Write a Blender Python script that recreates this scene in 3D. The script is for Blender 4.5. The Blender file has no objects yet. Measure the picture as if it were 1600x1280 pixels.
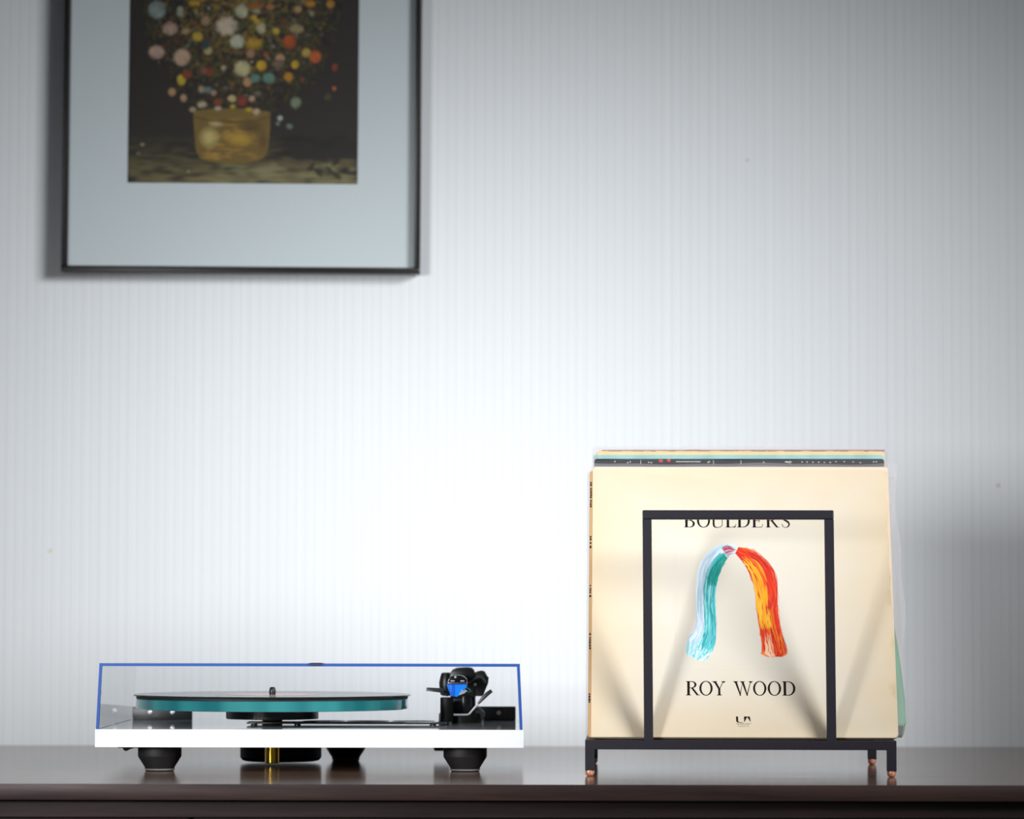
import bpy, bmesh, math, random
import numpy as np
from mathutils import Vector, Matrix
from math import sin, cos, pi, radians as R

random.seed(7); RNG = np.random.RandomState(11)
S = bpy.context.scene; COL = S.collection
T = 0.75                    # height of the sideboard top
CAMY = -3.75

# ---------------------------------------------------------------- camera
cam = bpy.data.cameras.new('camera'); co = bpy.data.objects.new('camera', cam); COL.objects.link(co)
cam.sensor_width = 36.0; cam.lens = 36.0*5600/1600; cam.clip_start = .1; cam.clip_end = 50
pitch = math.atan(318/5600)
co.matrix_world = Matrix.Translation((0, CAMY, T+.1666)) @ Matrix.Rotation(pi/2+pitch, 4, 'X') @ Matrix.Rotation(R(.1), 4, 'Z')
cam.dof.use_dof = True; cam.dof.focus_distance = 3.74; cam.dof.aperture_fstop = 5.6
S.camera = co
# ---------------------------------------------------------------- world, lights, exposure
w = bpy.data.worlds.new('world'); S.world = w; w.use_nodes = True
bg = w.node_tree.nodes['Background']; bg.inputs[0].default_value = (.80, .90, 1, 1); bg.inputs[1].default_value = .13
def area(name, loc, aim, sx, sy, power, col, spread=180):
    l = bpy.data.lights.new(name, 'AREA'); l.shape = 'RECTANGLE'; l.size = sx; l.size_y = sy
    l.energy = power; l.color = col; l.spread = R(spread)
    o = bpy.data.objects.new(name, l); COL.objects.link(o); o.location = loc
    o.rotation_euler = (Vector(aim)-Vector(loc)).to_track_quat('-Z', 'Y').to_euler(); return o
area('window_light_right', (1.70, -1.35, 1.95), (-.72, .75, .84), 1.05, .85, 7.2, (.97, .98, 1), 44)
area('window_light_left', (-1.25, -1.75, 1.20), (.18, .75, .92), .50, .45, 2.4, (.98, .985, 1), 35)
S.cycles.transparent_max_bounces = 32; S.cycles.max_bounces = 14
S.view_settings.view_transform = 'Standard'; S.view_settings.look = 'None'
S.view_settings.exposure = 0.0; S.view_settings.gamma = 1; S.view_settings.use_curve_mapping = False

# ---------------------------------------------------------------- helpers
def lin(c):
    c = np.asarray(c, float)/255.0
    return np.where(c <= .04045, c/12.92, ((c+.055)/1.055)**2.4)
def rgba(c): return (*[float(v) for v in lin(c)], 1)
def mat(name, color, rough=.5, metal=0, coat=0, spec=.5, grain=0, gscale=300, bump=0, bscale=800):
    m = bpy.data.materials.new(name); m.use_nodes = True; nt = m.node_tree; b = nt.nodes['Principled BSDF']
    b.inputs['Base Color'].default_value = rgba(color); b.inputs['Roughness'].default_value = rough
    b.inputs['Metallic'].default_value = metal; b.inputs['Coat Weight'].default_value = coat
    b.inputs['Specular IOR Level'].default_value = spec
    tc = nt.nodes.new('ShaderNodeTexCoord')
    if grain:
        n = nt.nodes.new('ShaderNodeTexNoise'); n.inputs['Scale'].default_value = gscale; n.inputs['Detail'].default_value = 4
        r = nt.nodes.new('ShaderNodeMapRange'); r.inputs['To Min'].default_value = 1-grain; r.inputs['To Max'].default_value = 1+grain
        mx = nt.nodes.new('ShaderNodeVectorMath'); mx.operation = 'SCALE'; mx.inputs[0].default_value = rgba(color)[:3]
        nt.links.new(tc.outputs['Object'], n.inputs['Vector']); nt.links.new(n.outputs['Fac'], r.inputs['Value'])
        nt.links.new(r.outputs[0], mx.inputs['Scale']); nt.links.new(mx.outputs[0], b.inputs['Base Color'])
    if bump:
        n = nt.nodes.new('ShaderNodeTexNoise'); n.inputs['Scale'].default_value = bscale; n.inputs['Detail'].default_value = 3
        bp = nt.nodes.new('ShaderNodeBump'); bp.inputs['Strength'].default_value = bump; bp.inputs['Distance'].default_value = .0004
        nt.links.new(tc.outputs['Object'], n.inputs['Vector']); nt.links.new(n.outputs['Fac'], bp.inputs['Height'])
        nt.links.new(bp.outputs[0], b.inputs['Normal'])
    return m
def N(nt, t, **kw):
    n = nt.nodes.new(t)
    for k, v in kw.items():
        if k in n.inputs: n.inputs[k].default_value = v
        else: setattr(n, k, v)
    return n
def thin_clear(name, tint, rough=.02, blend=.25, milk=0, milkcol=(225, 228, 235)):
    """clear sheet: transparent seen square on, mirror-like seen edge on"""
    m = bpy.data.materials.new(name); m.use_nodes = True; nt = m.node_tree; nt.nodes.clear()
    out = N(nt, 'ShaderNodeOutputMaterial'); tr = N(nt, 'ShaderNodeBsdfTransparent'); tr.inputs[0].default_value = (*tint, 1)
    gl = N(nt, 'ShaderNodeBsdfGlossy'); gl.inputs['Roughness'].default_value = rough
    lw = N(nt, 'ShaderNodeLayerWeight'); lw.inputs['Blend'].default_value = blend
    ge = N(nt, 'ShaderNodeNewGeometry'); fr = N(nt, 'ShaderNodeMath', operation='SUBTRACT'); fr.inputs[0].default_value = 1; nt.links.new(ge.outputs['Backfacing'], fr.inputs[1])
    mm = N(nt, 'ShaderNodeMath', operation='MULTIPLY'); nt.links.new(lw.outputs['Fresnel'], mm.inputs[0]); nt.links.new(fr.outputs[0], mm.inputs[1])   # one mirror layer per sheet
    mx = N(nt, 'ShaderNodeMixShader'); nt.links.new(mm.outputs[0], mx.inputs[0])
    src = tr.outputs[0]
    if milk:
        df = N(nt, 'ShaderNodeBsdfDiffuse'); df.inputs[0].default_value = rgba(milkcol)
        m2 = N(nt, 'ShaderNodeMixShader'); m2.inputs[0].default_value = milk
        nt.links.new(tr.outputs[0], m2.inputs[1]); nt.links.new(df.outputs[0], m2.inputs[2]); src = m2.outputs[0]
    nt.links.new(src, mx.inputs[1]); nt.links.new(gl.outputs[0], mx.inputs[2]); nt.links.new(mx.outputs[0], out.inputs[0])
    return m

class MB:
    def __init__(s): s.bm = bmesh.new(); s.M = Matrix.Identity(4)
    def v(s, p): return s.bm.verts.new(s.M @ Vector(p))
    def box(s, x0, x1, y0, y1, z0, z1, bev=0, seg=2):
        g = [s.v((x, y, z)) for x in (x0, x1) for y in (y0, y1) for z in (z0, z1)]
        fs = [s.bm.faces.new([g[i] for i in q]) for q in ((0, 1, 3, 2), (4, 6, 7, 5), (0, 4, 5, 1), (2, 3, 7, 6), (0, 2, 6, 4), (1, 5, 7, 3))]
        if bev:
            es = list({e for f in fs for e in f.edges})
            bmesh.ops.bevel(s.bm, geom=es, offset=bev, segments=seg, affect='EDGES', profile=.5)
        return s
    def lathe(s, cx, cy, prof, n=64, z0=0, axis='Z'):
        """prof = (r, z) pairs from bottom to top, closed by caps"""
        rings = []
        for r, z in prof:
            ring = []
            for i in range(n):
                a = 2*pi*i/n; p = (r*cos(a), r*sin(a), z)
                if axis == 'Y': p = (p[0], p[2], p[1])
                if axis == 'X': p = (p[2], p[0], p[1])
                ring.append(s.v((cx+p[0], cy+p[1], z0+p[2])))
            rings.append(ring)
        for a, b in zip(rings, rings[1:]):
            for i in range(n): s.bm.faces.new((a[i], a[(i+1) % n], b[(i+1) % n], b[i]))
        s.bm.faces.new(rings[0][::-1]); s.bm.faces.new(rings[-1]); return s
    def tube(s, pts, rad, n=10):
        pts = [Vector(p) for p in pts]; rr = rad if isinstance(rad, (list, tuple)) else [rad]*len(pts); rings = []
        for i, p in enumerate(pts):
            d = (pts[min(i+1, len(pts)-1)]-pts[max(i-1, 0)]).normalized()
            u = d.cross(Vector((0, 0, 1)))
            if u.length < .1: u = d.cross(Vector((1, 0, 0)))
            u.normalize(); v = d.cross(u)
            rings.append([s.v(p+(u*cos(2*pi*k/n)+v*sin(2*pi*k/n))*rr[i]) for k in range(n)])
        for a, b in zip(rings, rings[1:]):
            for i in range(n): s.bm.faces.new((a[i], a[(i+1) % n], b[(i+1) % n], b[i]))
        s.bm.faces.new(rings[0][::-1]); s.bm.faces.new(rings[-1]); return s
    def prism(s, poly, y0, y1, bev=0):
        """polygon in x,z extruded along y"""
        a = [s.v((x, y0, z)) for x, z in poly]; b = [s.v((x, y1, z)) for x, z in poly]; n = len(poly)
        fs = [s.bm.faces.new(a), s.bm.faces.new(b[::-1])]
        for i in range(n): fs.append(s.bm.faces.new((a[i], b[i], b[(i+1) % n], a[(i+1) % n])))
        if bev: bmesh.ops.bevel(s.bm, geom=list({e for f in fs[:2] for e in f.edges}), offset=bev, segments=2, affect='EDGES', profile=.5)
        return s
    def build(s, name, m, parent=None, smooth=False, fix=True):
        if fix: bmesh.ops.recalc_face_normals(s.bm, faces=s.bm.faces)
        me = bpy.data.meshes.new(name); s.bm.to_mesh(me); s.bm.free()
        o = bpy.data.objects.new(name, me); COL.objects.link(o); me.materials.append(m)
        if smooth:
            me.polygons.foreach_set('use_smooth', [True]*len(me.polygons))
            try: me.set_sharp_from_angle(angle=R(35))
            except Exception: pass
        if parent: o.parent = parent
        return o
def bxo(name, m, parent, *a, bev=0): return MB().box(*a, bev=bev).build(name, m, parent, smooth=bool(bev))
def thing(name, label, cat, loc=(0, 0, 0), rot=(0, 0, 0), group=None):
    o = bpy.data.objects.new(name, None); COL.objects.link(o); o.location = loc; o.rotation_euler = rot
    o.empty_display_size = .05; o['label'] = label; o['category'] = cat
    if group: o['group'] = group
    return o
def struct(o): o['kind'] = 'structure'; return o

# ---------------------------------------------------------------- wallpaper
def wall_mat(spots=False):
    m = bpy.data.materials.new('ribbed_wallpaper'); m.use_nodes = True; nt = m.node_tree; L = nt.links; b = nt.nodes['Principled BSDF']
    b.inputs['Roughness'].default_value = .55; b.inputs['Specular IOR Level'].default_value = .25
    tc = N(nt, 'ShaderNodeTexCoord'); sp = N(nt, 'ShaderNodeSeparateXYZ'); L.new(tc.outputs['Object'], sp.inputs[0])
    def math_(op, a, c=None):
        n = N(nt, 'ShaderNodeMath', operation=op)
        for i, q in enumerate((a, c)):
            if q is None: continue
            if isinstance(q, (int, float)): n.inputs[i].default_value = q
            else: L.new(q, n.inputs[i])
        return n.outputs[0]
    x = sp.outputs['X']
    rib = math_('FRACT', math_('MULTIPLY', x, 1/.0118))                 # one rib every 11.8 mm
    tri = math_('ABSOLUTE', math_('SUBTRACT', rib, .5))                 # 0 in the middle, .5 at the groove
    line = N(nt, 'ShaderNodeMapRange'); L.new(tri, line.inputs['Value'])
    line.inputs['From Min'].default_value = .38; line.inputs['From Max'].default_value = .5
    n1 = N(nt, 'ShaderNodeTexNoise'); n1.noise_dimensions = '1D'; L.new(x, n1.inputs['W']); n1.inputs['Scale'].default_value = 170; n1.inputs['Detail'].default_value = 3
    n2 = N(nt, 'ShaderNodeTexNoise'); L.new(tc.outputs['Object'], n2.inputs['Vector']); n2.inputs['Scale'].default_value = 700
    f = math_('ADD', math_('MULTIPLY', line.outputs[0], .075), math_('MULTIPLY', math_('SUBTRACT', n1.outputs['Fac'], .5), .10))
    f = math_('ADD', f, math_('MULTIPLY', math_('SUBTRACT', n2.outputs['Fac'], .5), .05))
    k = math_('SUBTRACT', 1.0, f)
    c = N(nt, 'ShaderNodeVectorMath', operation='SCALE'); c.inputs[0].default_value = (.785, .82, .84); L.new(k, c.inputs['Scale'])
    colr = c.outputs[0]
    if spots:
        for (sx, sz, rr, cc) in ((-.580, .9935, .004, (.62, .60, .42)), (.612, 1.078, .0035, (.50, .42, .34)), (.297, 1.489, .0028, (.5, .5, .53)), (-.655, 1.03, .009, (.6, .64, .67))):
            d = N(nt, 'ShaderNodeVectorMath', operation='DISTANCE'); cb = N(nt, 'ShaderNodeCombineXYZ')
            L.new(sp.outputs['X'], cb.inputs[0]); L.new(sp.outputs['Z'], cb.inputs[2]); L.new(cb.outputs[0], d.inputs[0]); d.inputs[1].default_value = (sx, 0, sz)
            mr = N(nt, 'ShaderNodeMapRange'); L.new(d.outputs['Value'], mr.inputs['Value'])
            mr.inputs['From Min'].default_value = rr*.3; mr.inputs['From Max'].default_value = rr; mr.inputs['To Min'].default_value = .7; mr.inputs['To Max'].default_value = 0
            mx = N(nt, 'ShaderNodeMix', data_type='RGBA'); L.new(mr.outputs[0], mx.inputs[0]); L.new(colr, mx.inputs[6]); mx.inputs[7].default_value = (*cc, 1); colr = mx.outputs[2]
    L.new(colr, b.inputs['Base Color'])
    h = math_('ADD', math_('MULTIPLY', math_('SQRT', math_('SUBTRACT', .2501, math_('MULTIPLY', tri, tri))), 1.0), math_('MULTIPLY', n1.outputs['Fac'], .25))
    bp = N(nt, 'ShaderNodeBump'); bp.inputs['Strength'].default_value = .28; bp.inputs['Distance'].default_value = .0009
    L.new(h, bp.inputs['Height']); L.new(bp.outputs[0], b.inputs['Normal'])
    return m
plain = mat('plain_wall_paint', (196, 203, 208), .8, bump=.2)
struct(MB().box(-2.4, 2.4, .757, .86, 0, 2.6).build('wall_back', wall_mat(True)))
struct(MB().box(-2.5, -2.4, -3.2, .86, 0, 2.6).build('wall_left', plain))
struct(MB().box(2.4, 2.5, -3.2, .86, 0, 2.6).build('wall_right', plain))
struct(MB().box(-2.5, 2.5, -3.2, .86, 2.6, 2.7).build('ceiling', plain))
struct(MB().box(-2.5, 2.5, -4.4, .86, -.06, 0).build('floor', mat('oak_floor', (120, 92, 66), .4, grain=.2, gscale=8)))
bb = MB().box(-2.4, 2.4, .742, .757, 0, .08, bev=.003).build('baseboard_back', mat('white_trim', (215, 215, 212), .4)); struct(bb)

# ---------------------------------------------------------------- sideboard
def wood(name, base, dark, rough, coat, yscale=60, spec=.5):
    m = bpy.data.materials.new(name); m.use_nodes = True; nt = m.node_tree; L = nt.links; b = nt.nodes['Principled BSDF']
    tc = N(nt, 'ShaderNodeTexCoord'); mp = N(nt, 'ShaderNodeMapping'); mp.inputs['Scale'].default_value = (3.5, yscale, yscale)
    L.new(tc.outputs['Object'], mp.inputs[0]); n = N(nt, 'ShaderNodeTexNoise'); n.inputs['Scale'].default_value = 1.6; n.inputs['Detail'].default_value = 8; n.inputs['Roughness'].default_value = .65
    L.new(mp.outputs[0], n.inputs['Vector'])
    r = N(nt, 'ShaderNodeValToRGB'); r.color_ramp.elements[0].position = .32; r.color_ramp.elements[0].color = rgba(dark)
    r.color_ramp.elements[1].position = .68; r.color_ramp.elements[1].color = rgba(base); L.new(n.outputs['Fac'], r.inputs[0]); L.new(r.outputs[0], b.inputs['Base Color'])
    b.inputs['Specular IOR Level'].default_value = spec; b.inputs['Roughness'].default_value = rough; b.inputs['Coat Weight'].default_value = coat; b.inputs['Coat Roughness'].default_value = .12
    mr = N(nt, 'ShaderNodeMapRange'); L.new(n.outputs['Fac'], mr.inputs['Value']); mr.inputs['To Min'].default_value = rough*1.3; mr.inputs['To Max'].default_value = rough*.7; L.new(mr.outputs[0], b.inputs['Roughness'])
    bp = N(nt, 'ShaderNodeBump'); bp.inputs['Strength'].default_value = .10; bp.inputs['Distance'].default_value = .0002; L.new(n.outputs['Fac'], bp.inputs['Height']); L.new(bp.outputs[0], b.inputs['Normal'])
    return m
wtop = wood('dark_lacquered_wood_top', (124, 96, 78), (64, 47, 40), .15, .0, 60, .12)
wfront = wood('dark_wood_front', (54, 41, 39), (32, 23, 23), .5, 0, 60, .2)
sb = thing('sideboard', 'long dark brown wooden sideboard under the turntable and record rack', 'sideboard', (0, 0, 0))
YF = -.252
bxo('top', wtop, sb, -.95, .95, YF+.0012, .755, T-.0155, T)
bxo('edge_band', wood('dark_wood_edge', (70, 52, 47), (40, 29, 28), .45, 0, 60, .25), sb, -.95, .95, YF, YF+.0012, T-.0155, T, bev=.0004)
bxo('rail', wfront, sb, -.935, .935, YF+.012, YF+.03, T-.0325, T-.0155)
bxo('carcass', wfront, sb, -.935, .935, YF+.024, .74, .08, T-.0155)
chrome = mat('chrome', (210, 212, 215), .15, 1)
for i in range(3):
    x0 = -.933+i*.6235
    d = bxo('drawer', wfront, sb, x0, x0+.619, YF+.001, YF+.024, T-.20, T-.0335, bev=.0012)
    MB().lathe(x0+.31, YF-.014, [(.008, 0), (.011, .006), (.006, .010), (.006, .016)][::-1] and [(.009, 0), (.012, .004), (.006, .009), (.006, .016)], 24, T-.115, 'Y').build('knob', chrome, d, True)
    d = bxo('door', wfront, sb, x0, x0+.619, YF+.001, YF+.024, .085, T-.204, bev=.0012)
    MB().lathe(x0+.55, YF-.014, [(.009, 0), (.012, .004), (.006, .009), (.006, .016)], 24, T-.40, 'Y').build('knob', chrome, d, True)
bxo('plinth', wfront, sb, -.90, .90, YF+.05, .70, 0, .08)

# ---------------------------------------------------------------- painting helpers (numpy canvas -> colour attribute on a flat print)
class Canvas:
    def __init__(s, wmm, hmm, px, bg, alpha=1.0):
        s.nx, s.ny = int(wmm/px), int(hmm/px); s.px = px
        s.a = np.zeros((s.ny, s.nx, 4)); s.a[..., :3] = lin(bg); s.a[..., 3] = alpha
        s.X, s.Y = np.meshgrid((np.arange(s.nx)+.5)*px, (np.arange(s.ny)+.5)*px)      # mm, y down from the top
    def _blend(s, sl, k, c):
        k = k[..., None]; s.a[sl][..., :3] = s.a[sl][..., :3]*(1-k)+lin(c)*k
        s.a[sl][..., 3:] = np.maximum(s.a[sl][..., 3:], k)
    def _sl(s, x0, x1, y0, y1):
        i0, i1 = max(0, int(x0/s.px)), min(s.nx, int(x1/s.px)+2); j0, j1 = max(0, int(y0/s.px)), min(s.ny, int(y1/s.px)+2)
        return (slice(j0, j1), slice(i0, i1)) if i1 > i0 and j1 > j0 else None
    def blob(s, x, y, rx, ry, c, k=1, soft=.3, petals=0, rot=0):
        m = max(rx, ry)*1.4; sl = s._sl(x-m, x+m, y-m, y+m)
        if sl is None: return
        dx, dy = s.X[sl]-x, s.Y[sl]-y; ca, sa = cos(rot), sin(rot); u, v = (dx*ca+dy*sa)/rx, (-dx*sa+dy*ca)/ry
        d = np.hypot(u, v)
        if petals: d = d/(1+.06*np.cos(petals*np.arctan2(v, u)+x))
        s._blend(sl, np.clip((1-d)/soft, 0, 1)*k, c)
    def stroke(s, pts, w, c, k=1, soft=.5):
        p = np.array(pts, float); n = len(p)
        ww = np.interp(np.linspace(0, 1, n), np.linspace(0, 1, len(w)), w) if isinstance(w, (list, tuple)) else np.full(n, w)
        mw = ww.max()+s.px; sl = s._sl(p[:, 0].min()-mw, p[:, 0].max()+mw, p[:, 1].min()-mw, p[:, 1].max()+mw)
        if sl is None: return
        X, Y = s.X[sl], s.Y[sl]; K = np.zeros(X.shape)
        for i in range(n-1):
            a, b = p[i], p[i+1]; d = b-a; q = d@d+1e-9
            t = np.clip(((X-a[0])*d[0]+(Y-a[1])*d[1])/q, 0, 1); dist = np.hypot(X-a[0]-t*d[0], Y-a[1]-t*d[1])
            wd = ww[i]*(1-t)+ww[i+1]*t+1e-6
            K = np.maximum(K, np.clip((wd+s.px*.5-dist)/(wd*soft+s.px), 0, 1))
        s._blend(sl, K*k, c)
    def fill(s, poly, c, k=1, smooth=True):
        P = spline(poly, 8, True) if smooth else np.array(poly, float)
        sl = s._sl(P[:, 0].min()-1, P[:, 0].max()+1, P[:, 1].min()-1, P[:, 1].max()+1); X, Y = s.X[sl], s.Y[sl]
        ins = np.zeros(X.shape, bool); n = len(P)
        for i in range(n):
            x1, y1 = P[i]; x2, y2 = P[(i+1) % n]
            if y1 == y2: continue
            ins ^= ((y1 > Y) != (y2 > Y)) & (X < (x2-x1)*(Y-y1)/(y2-y1)+x1)
        s._blend(sl, ins*float(k), c)
    def mesh(s, name, m, parent, x0, z0, y):
        """flat print: top-left of the canvas at local (x0, y, z0)"""
        nx, ny, px = s.nx, s.ny, s.px/1000
        gx, gz = np.meshgrid(x0+np.arange(nx+1)*px, z0-np.arange(ny+1)*px)
        V = np.stack([gx, np.full_like(gx, y), gz], -1).reshape(-1, 3)
        i = (np.arange(ny)[:, None]*(nx+1)+np.arange(nx)[None]).ravel()
        F = np.stack([i, i+nx+1, i+nx+2, i+1], -1)
        me = bpy.data.meshes.new(name); me.vertices.add(len(V)); me.vertices.foreach_set('co', V.ravel())
        me.loops.add(F.size); me.loops.foreach_set('vertex_index', F.ravel())
        me.polygons.add(len(F)); me.polygons.foreach_set('loop_start', np.arange(len(F))*4); me.update(calc_edges=True)
        at = me.color_attributes.new('print', 'FLOAT_COLOR', 'POINT')
        pad = np.pad(s.a, ((0, 1), (0, 1), (0, 0)), mode='edge'); at.data.foreach_set('color', pad.reshape(-1))
        o = bpy.data.objects.new(name, me); COL.objects.link(o); me.materials.append(m)
        o.parent = parent; return o
def spline(p, k=8, closed=False):
    p = np.array(p, float); n = len(p); out = []
    for i in range(n if closed else n-1):
        g = (lambda j: p[j % n]) if closed else (lambda j: p[min(max(j, 0), n-1)])
        a, b, c, d = g(i-1), g(i), g(i+1), g(i+2)
        for t in np.arange(k)/k: out.append(.5*(2*b+(c-a)*t+(2*a-5*b+4*c-d)*t*t+(3*b-a-3*c+d)*t**3))
    if not closed: out.append(p[-1])
    return np.array(out)
def print_mat(name, base=None, rough=.5):
    m = bpy.data.materials.new(name); m.use_nodes = True; nt = m.node_tree; b = nt.nodes['Principled BSDF']; b.inputs['Roughness'].default_value = rough
    a = N(nt, 'ShaderNodeVertexColor', layer_name='print'); nt.links.new(a.outputs[0], b.inputs['Base Color']); return m

# ---------------------------------------------------------------- framed picture
black_frame = mat('black_frame_lacquer', (24, 22, 22), .35, bump=.1)
mat_board = mat('pale_grey_mat_board', (206, 213, 216), .8, grain=.03, gscale=400)
PX0, PZ0 = -.5665, 1.3437
pic = thing('framed_picture', 'framed still life of flowers in a basket, thin black frame on the wall', 'picture', (PX0, .730, PZ0), (0, R(.30), 0))
PW, PH, FB = .4505, .600, .0078
for a in ((0, PW, 0, FB), (0, PW, PH-FB, PH), (0, FB, FB, PH-FB), (PW-FB, PW, FB, PH-FB)):
    MB().box(a[0], a[1], 0, .0225, a[2], a[3], bev=.0012).build('frame_bar', black_frame, pic, True)
bxo('backing_board', mat('brown_backing', (120, 95, 70), .8), pic, .004, PW-.004, .016, .021, .004, PH-.004)
bxo('mat_board', mat_board, pic, FB-.001, PW-FB+.001, .0095, .012, FB-.001, PH-FB+.001)
bxo('glass_pane', thin_clear('picture_glass', (.97, .98, .98), .02, .12), pic, FB-.001, PW-FB+.001, .004, .006, FB-.001, PH-FB+.001)
# print: 290 mm wide, 380 mm tall, its lowest 229 mm are in the photograph
PWm, PHm = 290, 380
cv = Canvas(PWm, PHm, .8, (42, 33, 30))
Y0 = PHm-229.5; q = PWm/1517     # zoom pixels (1517 wide) -> mm
def zp(x, y): return ((x-38)*q, Y0+y*q)
# table ground
for _ in range(500):
    x, y = RNG.uniform(0, PWm), RNG.uniform(Y0+170, PHm)
    g = (y-(Y0+165))/65; c = np.array((112, 100, 64))*(.35+.75*g)*RNG.uniform(.85, 1.15)
    if x > 190 and y < Y0+198: c = c*.45
    cv.blob(x, y, RNG.uniform(8, 22), RNG.uniform(2, 5), c, .55, .8, rot=RNG.uniform(-.15, .15))
for _ in range(60):
    x, y = RNG.uniform(110, 290), RNG.uniform(Y0+205, PHm); cv.blob(x, y, RNG.uniform(8, 20), RNG.uniform(2, 5), (132, 126, 88), .5, .8)
for (x, y) in ((90, 1000), (300, 985), (160, 1140), (250, 1110), (400, 1010), (620, 1100), (700, 1105), (480, 1025)):
    a = zp(x, y); cv.blob(*a, 12, 5, (40, 34, 22), .7, .8, rot=RNG.uniform(-.5, .2))
for (x, y) in ((1250, 1090), (1300, 1130), (1370, 1110), (1420, 1150), (1470, 1110), (1410, 1060)):
    a = zp(x, y); cv.blob(*a, 9, 4.5, (30, 26, 18), .85, .6, rot=RNG.uniform(-1, 1))
for (x, y, c) in ((135, 950, (170, 160, 120)), (440, 1125, (140, 135, 95)), (110, 1010, (125, 125, 100)), (1395, 1105, (130, 110, 70))):
    a = zp(x, y); cv.blob(*a, 3.5, 2.2, c, .9, .7)
# foliage cloud
for _ in range(4600):
    a = RNG.uniform(0, 2*pi); r = RNG.uniform(0, 1)**.6
    x, y = 142+128*r*cos(a), Y0-14+160*r*sin(a)
    if y > Y0+150: continue
    c = [(86, 84, 36), (104, 92, 38), (64, 68, 38), (116, 92, 40), (50, 50, 34), (92, 60, 34), (40, 30, 24)][RNG.randint(7)]
    cv.blob(x, y, RNG.uniform(3, 8), RNG.uniform(1.5, 3.5), np.array(c)*max(.45, 1.35-.8*r), .85, .5, rot=RNG.uniform(0, 3))
# basket
bx_, by_ = zp(725, 890)
cv.fill([zp(*p) for p in ((470, 745), (500, 720), (725, 705), (950, 725), (975, 750), (970, 900), (950, 1010), (880, 1055), (725, 1075), (560, 1055), (495, 1000), (478, 880))], (118, 94, 42))
for _ in range(90):
    a = zp(RNG.uniform(560, 890), RNG.uniform(770, 1040)); g = 1.25-.0045*(a[0]-85)
    cv.blob(*a, RNG.uniform(5, 11), RNG.uniform(1.2, 2.6), np.array((178, 136, 58))*g*RNG.uniform(.75, 1.1), .5, .8)
for (x, y, rx, ry, c, k) in ((575, 900, 80, 85, (212, 194, 124), .8), (770, 905, 110, 62, (200, 158, 54), .75), (620, 810, 60, 25, (200, 188, 140), .7), (850, 830, 95, 60, (70, 50, 26), .7), (930, 920, 40, 80, (84, 50, 28), .6)):
    a = zp(x, y); cv.blob(*a, rx*q, ry*q, c, k, .8)
for yy in range(770, 1065, 13):
    cv.stroke([zp(500+abs(yy-900)*.06+t*45, yy+18*(1-((t-5)/5)**2)) for t in range(11)], .45, (84, 62, 28), .5)
cv.stroke([zp(480, 765), zp(600, 790), zp(725, 795), zp(860, 785), zp(970, 762)], 1.6, (92, 70, 30), .8)
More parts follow.
